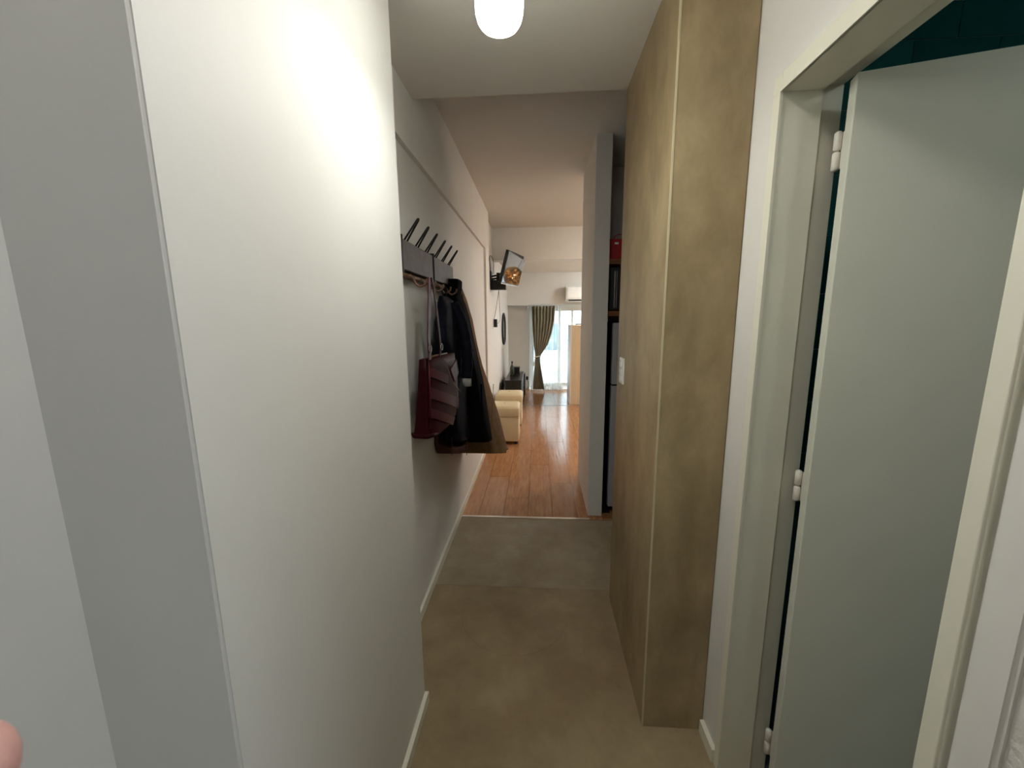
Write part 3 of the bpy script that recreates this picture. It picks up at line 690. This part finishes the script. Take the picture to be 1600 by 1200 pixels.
# curtain
def sheet(prof, Y, folds, amp, m, parent, name, z_of, nu=80, ph=0, solid=.006):
    """prof: (z, x0, x1) list"""
    bm = bmesh.new(); g = []
    for z, x0, x1, am_ in prof:
        row = []
        for i in range(nu+1):
            u = i/nu; a = am_*(1+.3*math.sin(u*9+ph))
            row.append(bm.verts.new((x0+(x1-x0)*u + .3*a*math.sin(2*PI*folds*u*2), Y + a*math.sin(2*PI*folds*u+ph+.5*math.sin(z*3)), z)))
        g.append(row)
    for a, b in zip(g, g[1:]):
        for i in range(nu): bm.faces.new((a[i], a[i+1], b[i+1], b[i]))
    o = obj(name, bm, m, parent, True)
    if solid:
        md = o.modifiers.new('thick', 'SOLIDIFY'); md.thickness = solid
    return o
def prof_px(rows, Y, k=5):
    P = [(onY((a+b)/2, y, Y).z, onY(a, y, Y).x, onY(b, y, Y).x, am_) for y, a, b, am_ in rows]
    return refine(P, k)
t = thing('curtain', 'heavy taupe curtain gathered by a pale tie at the balcony window', 'curtain', (.0, 8.0, 1.73))
sheet(prof_px([(478,831,867.5,.022),(500,831.5,866,.024),(520,832.5,862,.024),(538,834,856,.022),(550,836,848,.018),(557,837,843.5,.014),(565,836.5,843.5,.016),(585,834.5,846.5,.022),(608,832.5,850.5,.026)], 8.0), 8.0, 7, .02, 'curtain', t, 'panel', None)
c = onY(840, 557, 8.0)
ring = [c+Vector((math.cos(a)*.062, math.sin(a)*.045, .012*math.cos(a))) for a in [2*PI*k/24 for k in range(25)]]
obj('tie', tube(bmesh.new(), ring, .010, 8, cap=False), 'tie', t, True)
obj('tassel', tube(bmesh.new(), [onY(836,560,7.96), onY(835,566,7.96), onY(835,572,7.96)], [.006,.010,.016], 8), 'tie', t, True)
t = thing('sheer_curtain', 'white sheer curtain with lace hem in front of the balcony window', 'curtain', (.2, 8.18, 1.73))
sheet(prof_px([(478,832,876,.016),(540,831,877,.02),(600,830,878,.022),(607,830,879,.022)], 8.2), 8.2, 11, .02, 'sheer', t, 'panel', None, nu=120, solid=0)
sheet(prof_px([(603,829,880,.026),(610.5,828,881,.03)], 8.15, 2), 8.15, 14, .02, 'sheer', t, 'lace_hem', None, nu=120, solid=0)
t = thing('curtain_rod', 'slim white curtain rod with bracket under the soffit', 'curtain rod', (-.2, 8.08, 1.73))
obj('rod', tube(bmesh.new(), [(-.17, 8.05, 1.742), (1.7, 8.05, 1.742)], .008, 8), 'white', t, True)
b = bmesh.new(); box(b, -.235, -.195, 8.06, 8.3, 1.66, 1.73, .006); obj('bracket', b, 'greyplastic', t)
# router socket with cords
t = thing('wall_outlet', 'white outlet box with black plug and cords near the floor by the curtain', 'outlet', (-.24, 8.29, .2))
obj('plate', bb(-.27, -.20, 8.28, 8.30, .06, .22, bev=.003), 'white', t)
obj('plug', bb(-.262, -.215, 8.245, 8.28, .20, .27, bev=.004), 'blackplastic', t)
obj('cord', tube(bmesh.new(), smooth_path([(-.24,8.24,.20),(-.215,8.23,.15),(-.205,8.235,.08),(-.23,8.22,.02),(-.30,8.20,.012)]), .005, 6), 'blackplastic', t, True)
# air conditioner
t = thing('air_conditioner', 'white wall air conditioner above the balcony window', 'air conditioner', (.95, 8.1, 1.8))
bm = bmesh.new(); prof = [(8.10,1.80),(7.93,1.80),(7.89,1.84),(7.885,2.06),(7.91,2.09),(8.10,2.09)]
loft(bm, [[Vector((x, y, z)) for y, z in prof] for x in (.535, 1.35)]); obj('body', bm, 'white', t)
obj('side_cap', bb(.520, .535, 7.91, 8.10, 1.80, 2.09, bev=.004), 'frame', t)
obj('front_panel', bb(.555, 1.33, 7.876, 7.886, 1.86, 2.06, bev=.002), 'white', t)
obj('outlet_vent', obox(bmesh.new(), Vector((.95, 7.905, 1.825)), Vector((1,0,0)), Vector((0,1,-1)), Vector((0,1,1)), .74, .012, .04), 'dark', t)
obj('flap', bb(.55, 1.33, 7.90, 7.95, 1.788, 1.796), 'white', t)

# wicker globe lamp, hidden by the partition, mirrored in the television
Rr = ray(801.5, 432); Rr.normalize(); hit = CAM + Rr*((ctr-CAM).dot(nn)/Rr.dot(nn)); refl = (Rr - nn*2*Rr.dot(nn)).normalized()
tt = 2.12; lc = hit + refl*tt
t = thing('wicker_pendant', 'woven wicker globe pendant lamp mirrored in the television screen', 'lamp', (lc.x, lc.y, lc.z))
RW = .175
bm = bmesh.new(); rnd = random.Random(3)
for k in range(80):
    n = Vector((rnd.gauss(0,1), rnd.gauss(0,1), rnd.gauss(0,.8))).normalized(); a = n.orthogonal().normalized(); b = n.cross(a)
    tube(bm, [lc + (a*math.cos(2*PI*i/20)+b*math.sin(2*PI*i/20))*RW for i in range(21)], .0055, 4, cap=False)
obj('shade', bm, 'wicker', t)
obj('bulb', lathe(bmesh.new(), lc, [(.001,-.035),(.025,-.025),(.035,0),(.025,.025),(.012,.05),(.001,.05)], 16), 'bulb', t, True)
obj('cord', tube(bmesh.new(), [lc+Z*.05, Vector((lc.x, lc.y, 2.37 if lc.y > 5.75 else 2.68))], .004, 6), 'blackplastic', t)

# ------------------------------------------------------------------ outside: balcony, street, building opposite
struct('floor', (-2, 4, 8.5, 9.7, -.12, -.02), 'ceil', 'pale balcony slab')
t = thing('balcony_railing', 'pale metal balcony railing outside the window', 'railing', (.6, 9.6, 0))
obj('top_rail', bb(-1.5, 3.5, 9.58, 9.62, .93, .97, bev=.004), 'facade', t)
obj('lower_panel', bb(-1.5, 3.5, 9.59, 9.61, .0, .22), 'facade', t)
bm0 = bb(-1.5, -1.48, 9.59, 9.61, .22, .93); b0 = obj('baluster', bm0, 'facade', t)
for k in range(1, 36):
    c_ = b0.copy(); COL.objects.link(c_); c_.location.x += k*.14; c_.parent = t
t = thing('apartment_building', 'pale apartment block across the street seen through the balcony window', 'building', (2, 24, -14))
obj('wall', bb(-14, 18, 24, 30, -14, 26), 'facade', t)
rnd = random.Random(5)
for fl in range(-2, 5):
    zb_ = -1.2 + fl*2.9
    obj('balcony_slab', bb(-14, 18, 23, 24, zb_-.25, zb_), 'facade', t)
    obj('parapet', bb(-14, 18, 22.9, 23.0, zb_-.3, zb_+.8), 'facade', t)
    for k in range(-3, 5):
        x0 = k*2.6 - .4
        o = obj('window', bb(x0, x0+1.7, 23.93, 24.02, zb_+.3, zb_+2.3), 'dark', t)
        obj('pane', bb(x0+.06, x0+.82, 23.90, 23.94, zb_+.36, zb_+2.24), 'facadeglass', o)
        obj('pane', bb(x0+.88, x0+1.64, 23.90, 23.94, zb_+.36, zb_+2.24), 'facadeglass', o)
struct('ground', (-40, 40, 9.7, 24, -14.3, -14), 'rough_wall', 'street far below')

# ------------------------------------------------------------------ photographer's hand at the lower edge of the view
def cw(x, y, z): return CAM + R3 @ Vector((x, y, z))
t = thing('hand', 'pink fingertip of the photographer in the bottom left corner', 'hand', cw(-.20, -.16, 0))
V = []; E_ = []; Rd = []
def addv(p, r): V.append(cw(*p)); Rd.append(r); return len(V)-1
palm = addv((-.205,-.165,.012), .030); wr = addv((-.262,-.225,.03), .026); fa = addv((-.33,-.29,.05), .031)
E_ += [(palm, wr), (wr, fa)]
def finger(kn, pts, r0, r1):
    last = palm; n = len(pts)
    for i, p in enumerate([kn]+pts):
        v = addv(p, r0+(r1-r0)*i/n); E_.append((last, v)); last = v
finger((-.178,-.118,.000), [(-.160,-.092,-.035), (-.140,-.084,-.060), (-.1165,-.0805,-.0765), (-.1022,-.0772,-.0815)], .0115, .0112)
finger((-.165,-.135,-.002), [(-.146,-.122,-.042), (-.132,-.122,-.066), (-.122,-.124,-.080)], .0108, .0082)
finger((-.162,-.155,.000), [(-.140,-.152,-.040), (-.128,-.154,-.062), (-.119,-.156,-.075)], .0102, .0078)
finger((-.165,-.175,.006), [(-.145,-.182,-.026), (-.135,-.186,-.044), (-.127,-.188,-.056)], .0092, .0068)
finger((-.195,-.135,.032), [(-.168,-.108,.045), (-.140,-.096,.046)], .0125, .0092)
me = bpy.data.meshes.new('skin'); o0 = ORG[t.name]
me.from_pydata([tuple(v-o0) for v in V], E_, []); me.materials.append(M['skin'])
ho = bpy.data.objects.new('skin', me); COL.objects.link(ho); ho.parent = t
sk = ho.modifiers.new('skin', 'SKIN'); sk.use_smooth_shade = True
for i, d in enumerate(me.skin_vertices[0].data): d.radius = (Rd[i], Rd[i]); d.use_root = (i == 0)
ss = ho.modifiers.new('sub', 'SUBSURF'); ss.levels = 2; ss.render_levels = 2
nb = bmesh.new(); obox(nb, cw(-.1150,-.0670,-.0805), R3@Vector((.8,.15,-.5)), R3@Vector((-.2,.9,.2)), R3@Vector((.5,-.1,.8)), .009, .0012, .009, .0005)
obj('nail', nb, 'nail', t, True)
